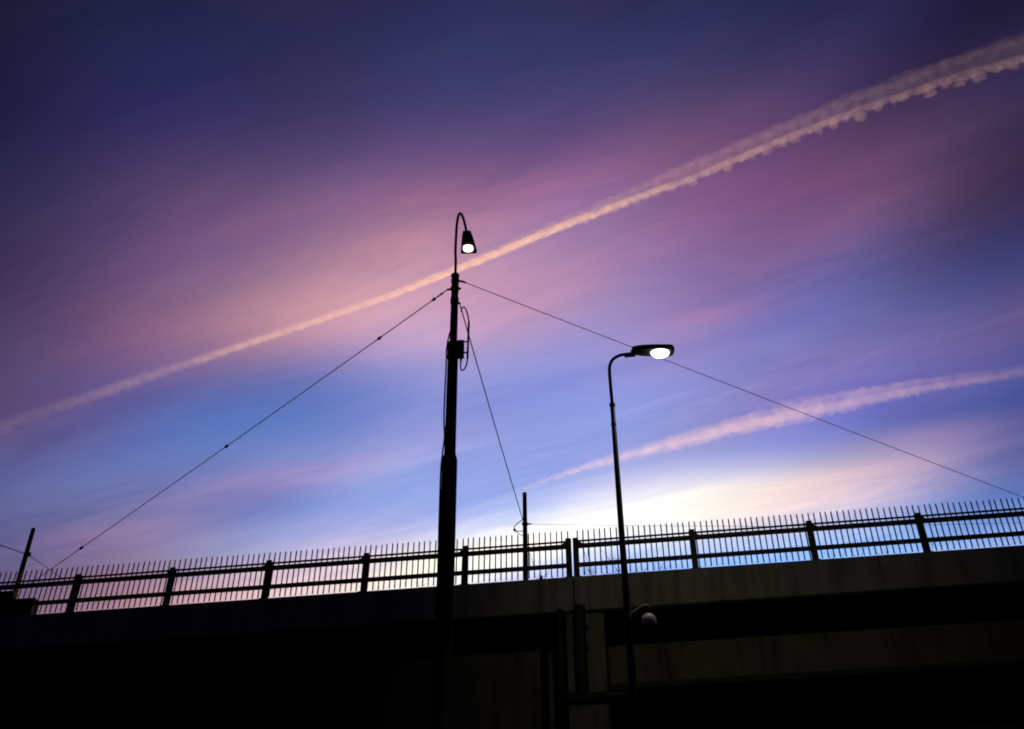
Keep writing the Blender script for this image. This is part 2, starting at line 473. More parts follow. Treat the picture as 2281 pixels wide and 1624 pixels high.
# ------------------------------------------------------------------ railings
RD = 0.10                                          # railing stands 10 cm in from the edge
H_TIP, H_TOP, H_MID, H_LOW, H_END = 1.288, 0.972, 0.808, 0.323, 0.105
STEP = 0.1335


def picket_mesh():
    r, n = 0.0162, 6
    L = H_TIP - H_END
    V, F = tube([(0, 0, 0), (0, 0, L - 0.035), (0, 0, L)], [r, r, 0.004], n)
    me = bpy.data.meshes.new('picket'); me.from_pydata([tuple(v) for v in V], [], F); me.materials.append(M['picket']); me.update()
    return me


PICKET = picket_mesh()


def post_geo(t):
    a = [via(t - 0.068, RD - 0.05, 0), ]
    g = []
    g.append(vbox(t - 0.068, t + 0.068, RD - 0.055, RD - 0.043, 0.016, H_TOP + 0.03))      # front flange
    g.append(vbox(t - 0.068, t + 0.068, RD + 0.043, RD + 0.055, 0.016, H_TOP + 0.03))      # rear flange
    g.append(vbox(t - 0.006, t + 0.006, RD - 0.043, RD + 0.043, 0.016, H_TOP + 0.03))      # web
    g.append(vbox(t - 0.11, t + 0.11, RD - 0.08, RD + 0.08, 0.002, 0.016))                  # foot plate
    return join(*g)


def tri_plate(t0, t1, h0, h1, d0, d1):
    V = [via(t0, d0, h0), via(t1, d0, h0), via(t0, d0, h1), via(t0, d1, h0), via(t1, d1, h0), via(t0, d1, h1)]
    return V, [(0, 1, 2), (5, 4, 3), (0, 3, 4, 1), (1, 4, 5, 2), (2, 5, 3, 0)]


def railing(name, label, t0, t1, posts, side):
    o = thing(name, label, 'railing', via((t0 + t1) / 2, RD, 0), 'railings along the viaduct edge')
    for t in posts:
        p = part('post', post_geo(t), M['rail'], o)
        part('gusset', tri_plate(t + side * 0.07, t + side * 0.19, H_MID + 0.051, H_MID + 0.125, RD - 0.006, RD + 0.006), M['rail'], p)
    part('top_rail', vbox(t0, t1, RD + 0.058, RD + 0.088, H_TOP - 0.022, H_TOP + 0.022), M['rail'], o, bevel=0.004)
    part('middle_rail', vbox(t0 + 0.02, t1 - 0.02, RD - 0.04, RD + 0.04, H_MID - 0.05, H_MID + 0.05), M['rail'], o, bevel=0.006)
    part('lower_rail', vbox(t0 + 0.02, t1 - 0.02, RD - 0.04, RD + 0.04, H_LOW - 0.045, H_LOW + 0.045), M['rail'], o, bevel=0.006)
    k = int((t1 - t0) / STEP)
    off = (t1 - t0 - (k - 1) * STEP) / 2
    rnd = random.Random(name + str(side))
    for i in range(k):
        q = bpy.data.objects.new('picket', PICKET)
        link(q, o)
        q.location = via(t0 + off + i * STEP + rnd.uniform(-0.006, 0.006), RD + 0.103, H_END + rnd.uniform(-0.008, 0.008)) - ORIGIN[o]
        q.rotation_euler = (rnd.uniform(-0.006, 0.006), rnd.uniform(-0.008, 0.008), rnd.uniform(0, 1))
    return o


railing('railing', 'black picket railing on the fascia left of the movement gap, past the tall pole', -15.6, 1.405,
        [1.337, -1.13, -3.55, -5.96, -8.39, -10.79, -13.2], -1)
railing('railing', 'picket railing right of the movement gap, its olive rails lit by the street lamp', 1.452, 16.2,
        [1.51, 4.25, 6.97, 9.45, 11.95, 14.5], 1)

# ------------------------------------------------------------------ things standing on the viaduct edge
def cable_post(label, foot_px, top_px, d, r0, r1, group='cable posts on the viaduct'):
    t, h = on_via(*foot_px, d); a = via(t, d, -0.42)
    t1_, h1_ = on_via(*top_px, d); b = via(t1_, d, h1_)
    o = thing('cable_post', label, 'post', a, group)
    part('shaft', tube([a, b - (b - a).normalized() * 0.03, b - (b - a).normalized() * 0.008, b], [r0, r1, r1 * 0.93, r1 * 0.7], 14), M['pole'], o, True)
    part('foot_plate', vbox(t - 0.14, t + 0.14, d - 0.12, d + 0.12, -0.418, -0.395), M['pole'], o)
    return o, a, b


def Z6(x, y): return ((1650 + x / 3.8017) * S_, (1600 + y / 3.8017) * S_)
def Z4(x, y): return ((x / 3.2586) * S_, (1700 + y / 3.2586) * S_)


PD = 0.62
short_post, spa, spb = cable_post('short black cable post standing behind the railing, wire loop on its left side',
                                  Z6(290, 1155), Z6(275, 66), PD, 0.068, 0.052)
left_post, lpa, lpb = cable_post('leaning black cable post above the railing at the far left',
                                 Z4(160, 870), Z4(360, 112), PD, 0.085, 0.054)


def vpt(px, py, d):
    t, h = on_via(px, py, d); return via(t, d, h)


loop = [vpt(*Z6(*p), PD) for p in [(262, 396), (205, 436), (152, 482), (146, 505), (150, 530), (172, 546), (215, 547), (262, 547)]]
part('wire_loop', tube(curve(loop, 4), 0.011, 6), M['wire'], short_post, True)
part('wire_strut', tube([vpt(*Z6(*p), PD) for p in [(158, 540), (200, 580), (258, 609)]], 0.010, 6), M['wire'], short_post, True)
part('loop_clamp', blob(vpt(*Z6(150, 532), PD), 0.034, 8, 6, sz=1.3), M['wire'], short_post, True)
for p, q in (((318, 610), (346, 985)), ((338, 820), (392, 985))):
    part('stay', tube([vpt(*Z6(*p), PD), vpt(*Z6(*q), PD + 0.1)], 0.007, 6), M['wire'], short_post)
part('collar', tube([vpt(*Z6(279, 446), PD), vpt(*Z6(279, 470), PD)], 0.075, 12), M['pole'], short_post, True)
part('collar', tube([vpt(*Z4(300, 378), PD), vpt(*Z4(293, 405), PD)], 0.085, 12), M['pole'], left_post, True)

right_post, rpa, rpb = cable_post('black cable post beyond the right end of the view', (2440, 1230), (2425, 1090), PD, 0.07, 0.052)
mast, mpa, mpb = cable_post('tall black cable mast beyond the left end of the view', (-260, 1400), (-170, 1090), PD, 0.09, 0.06)

# cabinet at the foot of the leaning post
def vblock(x0, x1, ytop, d0, d1, hb=-0.418):
    t0, h0 = on_via(x0 * S_, ytop * S_, d0); t1, _ = on_via(x1 * S_, ytop * S_, d0)
    return vbox(t0, t1, d0, d1, hb, h0)


cab = thing('equipment_cabinet', 'low dark equipment cabinet at the foot of the leaning left post', 'cabinet', via(*(on_via(30 * S_, 2010 * S_, 0.3)[0], 0.3, -0.418)))
part('body', vblock(-60, 112, 1974, 0.27, 0.54), M['box'], cab, bevel=0.01)
part('raised_box', vblock(-60, 44, 1946, 0.29, 0.5, on_via(0, 1973 * S_, 0.27)[1] + 0.003), M['box'], cab, bevel=0.01)
# wedge bracket on the parapet
tw, hw = on_via(1776 * S_, 1901 * S_, 0.05)
wv = [via(tw - 0.055, 0.02, 0.002), via(tw + 0.04, 0.02, 0.002), via(tw + 0.04, 0.1, 0.002), via(tw - 0.055, 0.1, 0.002),
      via(tw - 0.01, 0.03, 0.10), via(tw + 0.036, 0.03, 0.10), via(tw + 0.036, 0.09, 0.10), via(tw - 0.01, 0.09, 0.10)]
props(part('cable_bracket', hexa(wv), M['box'], bevel=0.008), 'small dark wedge shaped bracket on the parapet beside the short cable post', 'bracket')

# ------------------------------------------------------------------ tall pole with gooseneck lamp
PY = 13.0
pole_top = at_y(1014.3, 614, PY); pole_mid = at_y(993.3, 1300, PY)
slope = (pole_top.x - pole_mid.x) / (pole_top.z - pole_mid.z)


def pole_at(z): return Vector((pole_top.x + (z - pole_top.z) * slope, PY, z))


tp = thing('tram_pole', 'tall stepped black steel pole with gooseneck lamp, box, antenna and three wires', 'pole', pole_at(0.125))


def Z1(x, y): return ((1300 + x / 2.7075) * S_, (650 + y / 2.7075) * S_)
def Z9(x, y): return ((1420 + x / 6.4944) * S_, (980 + y / 6.4944) * S_)
def Z2(x, y): return ((1380 + x / 2.1646) * S_, (1200 + y / 2.1646) * S_)
def pz(y_px): return at_y(1000, y_px, PY).z


z2, z1 = at_y(*Z2(205, 690), PY).z, at_y(*Z9(420, 960), PY).z
zb = at_y(*Z9(420, 1255), PY).z
zt = pole_top.z
part('lower_shaft', tube([pole_at(z) for z in (0.125, 1.2, 5, z2)], [0.125, 0.122, 0.119, 0.117], 24), M['pole'], tp, True)
part('step', tube([pole_at(z2), pole_at(z2 + 0.05), pole_at(z2 + 0.16)], [0.117, 0.116, 0.089], 24, False), M['pole'], tp, True)
part('middle_shaft', tube([pole_at(z2 + 0.15), pole_at(zb)], [0.0885, 0.085], 24), M['pole'], tp, True)
part('collar', tube([pole_at(zb - 0.02), pole_at(z1)], [0.094, 0.094], 24), M['pole'], tp, True)
part('upper_shaft', tube([pole_at(z1 - 0.05), pole_at(zt)], [0.064, 0.062], 20), M['pole'], tp, True)
part('base_flange', tube([pole_at(0.127), pole_at(0.165)], 0.24, 20), M['pole'], tp)
for k in range(6):
    w = k * math.pi / 3
    c = pole_at(0.165) + Vector((0.195 * math.cos(w), 0.195 * math.sin(w), 0))
    part('anchor_bolt', tube([c, c + Vector((0, 0, 0.05))], 0.018, 6), M['pole'], tp)
part('cap', tube([pole_at(zt - 0.02), pole_at(zt + 0.012), pole_at(zt + 0.03)], [0.073, 0.073, 0.04], 18), M['pole'], tp, True)
part('cap_bolt', blob(at_y(*Z1(493, 698), PY), 0.016, 8, 6), M['pole'], tp, True)
zc2 = at_y(*Z1(530, 806), PY).z
part('clamp', tube([pole_at(zc2 - 0.035), pole_at(zc2 + 0.035)], 0.074, 18), M['pole'], tp, True)
part('clamp_arm', tube([at_y(*Z1(455, 818), PY), at_y(*Z1(500, 808), PY)], 0.022, 8), M['pole'], tp, True)
part('clamp_arm', tube([at_y(*Z1(560, 806), PY), at_y(*Z1(580, 806), PY)], 0.02, 8), M['pole'], tp, True)
zc1 = at_y(*Z1(530, 738), PY).z
part('clamp', tube([pole_at(zc1 - 0.03), pole_at(zc1 + 0.03)], 0.071, 18), M['pole'], tp, True)
part('clamp_arm', tube([at_y(*Z1(560, 736), PY), at_y(*Z1(598, 745), PY)], 0.02, 8), M['pole'], tp, True)
zc3 = at_y(*Z1(530, 918), PY).z
part('clamp', tube([pole_at(zc3 - 0.05), pole_at(zc3 + 0.06)], 0.072, 18), M['pole'], tp, True)
part('clamp_arm', blob(at_y(*Z1(564, 936), PY), 0.022, 8, 6), M['pole'], tp, True)

# gooseneck, leaning out away from the street over the track side
ZARM = 14.47
hs = at_z(*Z1(628, 305), ZARM); he = at_z(*Z1(648, 482), ZARM)
pts = [pole_at(zt - 0.2), pole_at(zt + 0.3)]
for (gx, gy), u in zip([(529, 480), (533, 380), (537, 290), (544, 215), (555, 160), (570, 138), (586, 152), (601, 190), (615, 245), (628, 305)],
                       (0, 0, 0.02, 0.10, 0.24, 0.42, 0.60, 0.76, 0.89, 1.0)):
    pts.append(at_y(*Z1(gx, gy), PY + (hs.y - PY) * u))
pts = curve(pts, 3)
pts.append(hs + (he - hs).normalized() * 0.08)
part('gooseneck', tube(pts, 0.024, 12), M['pole'], tp, True)
hd = (he - hs); HL = hd.length; hd.normalize()
side = Vector((hd.y, -hd.x, 0))
mat_h = Matrix((( hd.x, side.x, 0, hs.x), (hd.y, side.y, 0, hs.y), (0, 0, 1, ZARM), (0, 0, 0, 1)))
ol = [(0, -0.07), (0, 0.07)] + [(HL * u, 0.07 + 0.085 * u ** 0.75) for u in (0.2, 0.4, 0.6, 0.8, 0.97)] + [(HL, 0.145), (HL, -0.145)] + [(HL * u, -(0.07 + 0.085 * u ** 0.75)) for u in (0.97, 0.8, 0.6, 0.4, 0.2)]
shell = join(placed(profile(ol, -0.045, 0.05), mat_h))
lh = part('lamp_head', shell, M['hood'], tp, bevel=0.02)
n_l = 28
lo_ = []
for k in range(n_l):
    w = 2 * math.pi * k / n_l
    ex = 0.78
    cx_ = math.copysign(abs(math.cos(w)) ** ex, math.cos(w)); sy_ = math.copysign(abs(math.sin(w)) ** ex, math.sin(w))
    lo_.append((HL * 0.705 + HL * 0.175 * cx_, 0.095 * sy_))
part('lens', placed(profile(lo_, -0.058, -0.046), mat_h), M['lens_cool'], lh)

# box, antenna and cable loops
def PP(x, y, off=0.0): return at_y(*Z9(x, y), PY + off)


b0, b1 = PP(535, 955), PP(668, 1250)
part('equipment_box', box(b0.x, b1.x, PY - 0.10, PY + 0.06, b1.z, b0.z), M['box'], tp, bevel=0.012)
ant = part('antenna', tube([PP(776, 490), PP(745, 1285)], 0.0175, 10), M['pole'], tp, True)
part('antenna_bracket', tube([PP(520, 935), PP(640, 928), PP(760, 918)], 0.013, 8), M['pole'], ant, True)
part('antenna_bracket', tube([PP(640, 1155), PP(760, 1150)], 0.014, 8), M['pole'], ant, True)
up_loop = [PP(*p) for p in [(776, 500), (765, 420), (742, 320), (712, 232), (675, 186), (640, 195), (618, 238), (612, 280)]]
part('cable_loop', tube(curve(up_loop, 5), 0.012, 8), M['rubber'], tp, True)
dn_loop = [PP(*p) for p in [(744, 1275), (735, 1370), (706, 1460), (655, 1525), (612, 1520), (597, 1440), (602, 1340), (606, 1250)]]
part('cable_loop', tube(curve(dn_loop, 5), 0.012, 8), M['rubber'], tp, True)
part('cable_gland', tube([PP(606, 1245), PP(605, 1340)], [0.02, 0.017], 10), M['rubber'], tp, True)
# service cable down the left side of the shaft
cable = [PP(380, 700, -0.02), PP(352, 800, -0.02), PP(322, 930, -0.02), PP(298, 1120, -0.02), PP(292, 1400, -0.02)]
cable += [at_y(*Z2(*p), PY - 0.02) for p in [(168, 350), (172, 500), (158, 620), (146, 740), (140, 900), (130, 1250), (122, 1540)]]
zz = cable[-1].z
cable += [pole_at(z) + Vector((-0.129, -0.02, 0)) for z in (zz - 1.0, zz - 3, 2.0, 0.17)]
part('service_cable', tube(curve(cable, 4), 0.0125, 8), M['rubber'], tp, True)
# faded scrawl on the lower shaft
def on_shaft(x, z):
    p = pole_at(z); r = 0.1195
    return p + Vector((x, -math.sqrt(max(r * r - x * x, 1e-6)), 0))


zg = at_y(*Z2(205, 950), PY).z
scr = [(-0.055, -0.16), (-0.05, -0.05), (-0.045, 0.06), (-0.03, 0.10), (0.02, 0.12), (0.045, 0.07), (0.02, 0.0), (-0.02, -0.01), (0.01, -0.03), (0.045, -0.10)]
part('scrawl', tube(curve([on_shaft(x, zg + z) for x, z in scr], 4), 0.007, 4), M['tag'], tp)
part('scrawl', tube(curve([on_shaft(x, zg - 0.2 + z) for x, z in [(-0.05, 0.0), (0, 0.012), (0.05, -0.01), (0.0, -0.05), (-0.045, -0.03)]], 4), 0.006, 4), M['tag'], tp)

# ------------------------------------------------------------------ wires
def sag(a, b, s, n=24):
    return [a.lerp(b, i / n) - Vector((0, 0, s * 4 * (i / n) * (1 - i / n))) for i in range(n + 1)]


def frac_at(a, b, px):
    """fraction along a..b that is seen at picture column px"""
    best, bu = 1e9, 0
    for i in range(2001):
        u = i / 2000; p = a.lerp(b, u) - EYE
        x = 1140.5 + FPX * p.x / p.dot(F_AX)
        if abs(x - px) < best: best, bu = abs(x - px), u
    return bu


def wire(label, a, b, r, s=0.0, beads=(), mid=None):
    o = thing('wire', label, 'wire', a, 'overhead wires')
    path = sag(a, b, s)
    part('cable', tube(path, r, 6), M['wire'], o, True)
    for px, br, bl in beads:
        u = frac_at(a, b, px); ax = (b - a).normalized()
        c = a.lerp(b, u) - Vector((0, 0, s * 4 * u * (1 - u)))
        part('insulator', tube([c - ax * bl, c - ax * bl * 0.6, c - ax * bl * 0.2, c + ax * bl * 0.2, c + ax * bl * 0.6, c + ax * bl], [r, br * 0.7, br, br, br * 0.7, r], 8), M['wire'], o, True)
    return o


wa = at_y(*Z1(455, 818), PY)
wb = vpt(57.0, 1307.0, PD)
wire('wire with small insulators running down left from the tall pole to the leaning post', wa, wb, 0.0095, 0.03,
     [(984, 0.02, 0.05), (977, 0.016, 0.05), (967, 0.028, 0.06), (845, 0.028, 0.07), (505, 0.032, 0.08), (182, 0.036, 0.11)])
wire('thin wire from the tall pole passing behind the arched street lamp to the right edge', at_y(*Z1(598, 745), PY), vpt(2420, 1161, PD), 0.0075, 0.02,
     [(1031, 0.019, 0.07)])
wire('steep wire dropping from the tall pole to the short cable post', at_y(*Z1(566, 938), PY), vpt(1166, 1163, PD), 0.0115, 0.03)
wire('faint level wire leading right from the short cable post behind the pickets', vpt(*Z6(300, 457), PD), vpt(2432, 1160, PD), 0.0042, 0.10,
     [(1178, 0.022, 0.10)])
wire('faint wire sloping from the left edge to the leaning post', vpt(-187, 1150, PD), vpt(*Z4(290, 392), PD), 0.011, 0.0)
wire('short faint wire sloping right from the leaning post to behind the railing', vpt(*Z4(300, 395), PD), vpt(150, 1296, PD + 0.5), 0.0075, 0.0)

# ------------------------------------------------------------------ street lamp column
LY = 11.5
lb = at_y(1364, 902, LY)
LX = lb.x
sl = thing('street_lamp', 'slim dark street lamp with a short curved arm and a brightly lit bowl', 'street lamp', (LX, LY, 0.125))
ring1, ring2 = lb.z, at_y(1367.4, 945, LY).z


def cr(z): return 0.0315 + (9.35 - z) * 0.0042


part('column', tube([Vector((LX, LY, z)) for z in (1.6, 4, 6.5, ring1)], [cr(1.6), cr(4), cr(6.5), cr(ring1)], 20), M['column'], sl, True)
part('base_section', tube([Vector((LX, LY, z)) for z in (0.127, 1.5, 1.6)], [0.09, 0.09, cr(1.6)], 20), M['column'], sl, True)
part('ring', tube([Vector((LX, LY, ring1 - 0.02)), Vector((LX, LY, ring1 + 0.02))], 0.041, 16), M['column'], sl, True)
part('ring', tube([Vector((LX, LY, ring2 - 0.015)), Vector((LX, LY, ring2 + 0.015))], 0.038, 16), M['column'], sl, True)
def Z3(x, y): return ((1900 + x / 4.64) * S_, (1050 + y / 4.64) * S_)


arm = [Vector((LX, LY, ring1))] + [at_y(*Z3(*p), LY) for p in [(485, 1000), (470, 800), (471, 720), (490, 650), (535, 592), (610, 548), (700, 528), (850, 512)]]
part('arm', tube(curve(arm, 5), 0.0235, 14), M['column'], sl, True)
part('spigot_clamp', tube([at_y(*Z3(700, 545), LY), at_y(*Z3(860, 530), LY)], 0.032, 12), M['column'], sl, True)
# luminaire: a flat tapering shell seen from below
h0 = at_y(*Z3(808, 470), LY); h1 = at_y(*Z3(1455, 470), LY)
HL2 = (h1 - h0).length
ax = (h1 - h0).normalized()
mat_l = Matrix(((ax.x, 0, 0, h0.x), (ax.y, 1, 0, LY), (ax.z, 0, 1, h0.z), (0, 0, 0, 1)))
ol = [(0.0, -0.055), (0.06, -0.075), (0.16, -0.098), (0.32, -0.108), (0.48, -0.108)]
tip = [(HL2 - 0.09 + 0.09 * math.sin(w), -0.108 * math.cos(w) ** 0.6 if math.cos(w) > 1e-6 else 0.0) for w in [i * math.pi / 2 / 6 for i in range(7)]]
half = ol + tip
outl = half + [(x, -y) for x, y in reversed(half[:-1])]
hood = part('lamp_head', placed(profile(outl, -0.035, 0.045), mat_l), M['hood'], sl, bevel=0.018)
part('neck', tube([at_y(*Z3(800, 500), LY), at_y(*Z3(880, 490), LY)], 0.04, 12), M['hood'], hood, True)
bx = at_y(*Z3(1235, 470), LY).x
bowl = part('lens', placed(blob((bx - h0.x, 0, -0.036), 1.0, 24, 6, sx=0.134, sy=0.092, sz=0.078, lo=-0.99, hi=0.0), mat_l), M['lens_bowl'], hood, True)
# the light this lamp throws across the street at the viaduct
sp = bpy.data.lights.new('street_lamp_light', 'SPOT')
sp.energy = 155.0; sp.spot_size = math.radians(84); sp.spot_blend = 1.0; sp.shadow_soft_size = 0.0; sp.color = (1.0, 0.95, 0.62)
spo = bpy.data.objects.new('street_lamp_light', sp); link(spo, sl)
spo_w = Vector((bx, LY + 0.1, h0.z - 0.12))
spo.location = spo_w - ORIGIN[sl]
spo.rotation_euler = (via(4.9, 0, -0.6) - spo_w).to_track_quat('-Z', 'Y').to_euler()

sd_ = bpy.data.lights.new('street_lamp_downlight', 'SPOT')
sd_.energy = 130.0; sd_.spot_size = math.radians(90); sd_.spot_blend = 0.6; sd_.shadow_soft_size = 0.0; sd_.color = (1.0, 0.95, 0.8)
sdo = bpy.data.objects.new('street_lamp_downlight', sd_); link(sdo, sl)
sdo.location = Vector((bx, LY, h0.z - 0.12)) - ORIGIN[sl]

# ------------------------------------------------------------------ dome camera on the lamp column
def Z8(x, y): return ((1900 + x / 5.4125) * S_, (1900 + y / 5.4125) * S_)


dc = at_y(*Z8(1250, 765), LY)
cm = thing('security_camera', 'white topped dome security camera on a bracket halfway up the street lamp', 'camera', Vector((LX, LY, dc.z)))
zd = at_y(*Z8(950, 660), LY).z
part('mounting_band', tube([Vector((LX, LY, zd - 0.06)), Vector((LX, LY, zd + 0.06))], cr(zd) + 0.006, 16), M['bracket'], cm, True)
br = [Vector((LX + 0.02, LY, zd)), at_y(*Z8(1020, 580), LY), at_y(*Z8(1120, 510), LY), at_y(*Z8(1200, 487), LY), at_y(*Z8(1245, 520), LY), at_y(*Z8(1248, 620), LY)]
part('bracket', tube(curve(br, 4), [0.03] * 5 + [0.026] * 16, 10), M['bracket'], cm, True)
hz = dc.z
part('housing', blob((dc.x, LY, hz), 0.092, 24, 8, sz=1.15, lo=0.0, hi=0.995), M['dome'], cm, True)
part('rim', tube([Vector((dc.x, LY, hz - 0.045)), Vector((dc.x, LY, hz))], 0.094, 24), M['dome'], cm, True)
part('dome', blob((dc.x, LY, hz - 0.046), 0.084, 24, 8, lo=-0.995, hi=0.0), M['smoke'], cm, True)

# ------------------------------------------------------------------ bare trees behind the viaduct
def bare_tree(label, px, py, y, seed, spread=1.0):
    top = at_y(px, py, y); H = top.z
    rnd = random.Random(seed)
    trunk, limbs, twigs = [], [], []

    def grow(p, d, L, r, lev):
        n = 4 if lev < 3 else 3
        P = [p]; dd = d.copy()
        for i in range(n):
            dd = (dd + Vector((rnd.uniform(-1, 1), rnd.uniform(-1, 1), rnd.uniform(-0.4, 0.9))) * 0.16).normalized()
            P.append(P[-1] + dd * (L / n))
        R = [r * (1 - 0.55 * i / n) for i in range(n + 1)]
        (trunk if lev == 0 else limbs if lev < 3 else twigs).append(tube(P, R, 8 if lev == 0 else 5 if lev < 3 else 3, lev < 3))
        if lev >= 6: return
        kids = [5, 4, 4, 4, 3, 3][lev]
        for k in range(kids):
            u = rnd.uniform(0.35, 1.0) if k else 1.0
            i = min(int(u * n), n - 1); q = P[i].lerp(P[i + 1], u * n - i)
            side = Vector((rnd.uniform(-1, 1), rnd.uniform(-1, 1), rnd.uniform(-0.15, 0.8)))
            nd = (dd * (0.9 if k else 1.6) + side * (0.95 * spread)).normalized()
            grow(q, nd, L * rnd.uniform(0.50, 0.72), max(r * 0.5 * (1 - 0.2 * u), 0.006), lev + 1)

    grow(Vector((0, 0, 0)), Vector((0, 0, 1)), 6.0, 0.26, 0)
    allv = [v for g in trunk + limbs + twigs for v in g[0]]
    hi = max(allv, key=lambda v: v.z)
    k = H / hi.z
    base = Vector((top.x - hi.x * k, y - hi.y * k, 0))
    o = thing('bare_tree', label, 'tree', base, 'bare trees behind the viaduct')
    for nm, gs in (('trunk', trunk), ('limbs', limbs), ('twigs', twigs)):
        V, F = join(*gs)
        part(nm, ([base + v * k for v in V], F), M['bark'], o)
    return o


bare_tree('bare treetop showing between the rails beside the movement gap', 1228, 1262, 33, 3)
bare_tree('brown bare treetop showing under the lower rail left of the tall pole', 842, 1291, 34, 11, 0.8)
bare_tree('bare treetop showing low between rails near the right end', 1962, 1205, 35, 23)

# ------------------------------------------------------------------ contrails, lit by the low sun
ALT = 9000.0
WIND = Vector((-0.89, 0.455, 0)).normalized()      # the line both trails drift along
LEE = Vector((0.455, 0.89, 0)).normalized()


def trail_material(name, density, thin, patch, soft, span):
    """ice haze whose thickness varies along the trail: thin = [(fraction, factor)]"""
    m = bpy.data.materials.new(name); m.use_nodes = True
    nt = m.node_tree; nt.nodes.clear()
    tc = nt.nodes.new('ShaderNodeTexCoord')
    dot = nt.nodes.new('ShaderNodeVectorMath'); dot.operation = 'DOT_PRODUCT'
    nt.links.new(tc.outputs['Object'], dot.inputs[0]); dot.inputs[1].default_value = tuple(-WIND)
    mr = nt.nodes.new('ShaderNodeMapRange'); mr.inputs[1].default_value = span[0]; mr.inputs[2].default_value = span[1]
    nt.links.new(dot.outputs['Value'], mr.inputs[0])
    rp = nt.nodes.new('ShaderNodeValToRGB'); rp.color_ramp.interpolation = 'EASE'
    for i, (x, f) in enumerate(thin):
        e = rp.color_ramp.elements[i] if i < 2 else rp.color_ramp.elements.new(x)
        e.position = x; e.color = (f, f, f, 1)
    nt.links.new(mr.outputs[0], rp.inputs[0])
    nz = nt.nodes.new('ShaderNodeTexNoise'); nz.inputs['Scale'].default_value = 1.0 / patch
    nz.inputs['Detail'].default_value = 3; nz.inputs['Roughness'].default_value = 0.6
    nt.links.new(tc.outputs['Object'], nz.inputs['Vector'])
    m2 = nt.nodes.new('ShaderNodeMapRange'); m2.inputs[1].default_value = 0.5 - soft; m2.inputs[2].default_value = 0.5 + soft
    m2.inputs[3].default_value = 0.25 * density; m2.inputs[4].default_value = 1.75 * density
    nt.links.new(nz.outputs['Fac'], m2.inputs[0])
    mu = nt.nodes.new('ShaderNodeMath'); mu.operation = 'MULTIPLY'
    nt.links.new(m2.outputs[0], mu.inputs[0]); nt.links.new(rp.outputs[0], mu.inputs[1])
    v = nt.nodes.new('ShaderNodeVolumeScatter')
    nt.links.new(mu.outputs[0], v.inputs['Density'])
    v.inputs['Color'].default_value = (1.0, 0.97, 0.94, 1); v.inputs['Anisotropy'].default_value = 0.65
    o = nt.nodes.new('ShaderNodeOutputMaterial'); nt.links.new(v.outputs[0], o.inputs['Volume'])
    m.cycles.volume_step_rate = 0.01
    return m


def trail(stations, seed, lump, n=26, sub=26, puffs=None):
    """lumpy closed tube through (px, py, half width px) stations at cruising height"""
    rnd = random.Random(seed)
    P = [at_z(x, y, ALT) for x, y, w in stations]
    Rr = [w * (p - EYE).length / FPX / 1.04 for p, (x, y, w) in zip(P, stations)]
    path = curve(P, sub); rr = curve([(r, 0, 0) for r in Rr], sub)
    V, F = [], []
    bumps = []
    if puffs:                                      # rounded puffs hanging off the lee side
        i0, i1 = puffs[0] * sub, puffs[1] * sub
        i = float(i0)
        while i < i1:
            u = (i - i0) / (i1 - i0)
            bumps.append((i, (0.35 + 0.5 * u) * rnd.uniform(0.3, 1.25), rnd.uniform(2.0, 4.0) + 2.5 * u))
            i += rnd.uniform(2.5, 9.0) + rnd.uniform(3.0, 12.0) * u
    for i, p in enumerate(path):
        a = path[max(i - 1, 0)]; b = path[min(i + 1, len(path) - 1)]
        axd = (b - a).normalized()
        lee = (LEE + Vector((0, 0, -0.35))); lee = (lee - axd * lee.dot(axd)).normalized(); sd = axd.cross(lee)
        r = max(rr[i].x, 2.0)
        if i in (0, len(path) - 1): r *= 0.05
        ext = sum(h * math.exp(-((i - c) / s) ** 2) for c, h, s in bumps)
        for k in range(n):
            w = 2 * math.pi * k / n
            d = lee * math.cos(w) + sd * math.sin(w)
            q = p + d * r
            f2 = mnoise.noise(q / (r * 1.1 + 30) + Vector((seed * 7.7, 0, 0)))
            f3 = mnoise.noise(q / (r * 0.4 + 14) + Vector((seed * 3.1, 5, 0)))
            rad = r * (1 + lump * (0.7 * f2 + 0.5 * f3) + ext * max(0.0, math.cos(w)) ** 0.9)
            V.append(p + d * max(rad, r * 0.15))
    for i in range(len(path) - 1):
        for k in range(n):
            F.append((i * n + k, i * n + (k + 1) % n, (i + 1) * n + (k + 1) % n, (i + 1) * n + k))
    F.append(tuple(range(n - 1, -1, -1))); F.append(tuple(len(V) - n + k for k in range(n)))
    return V, F


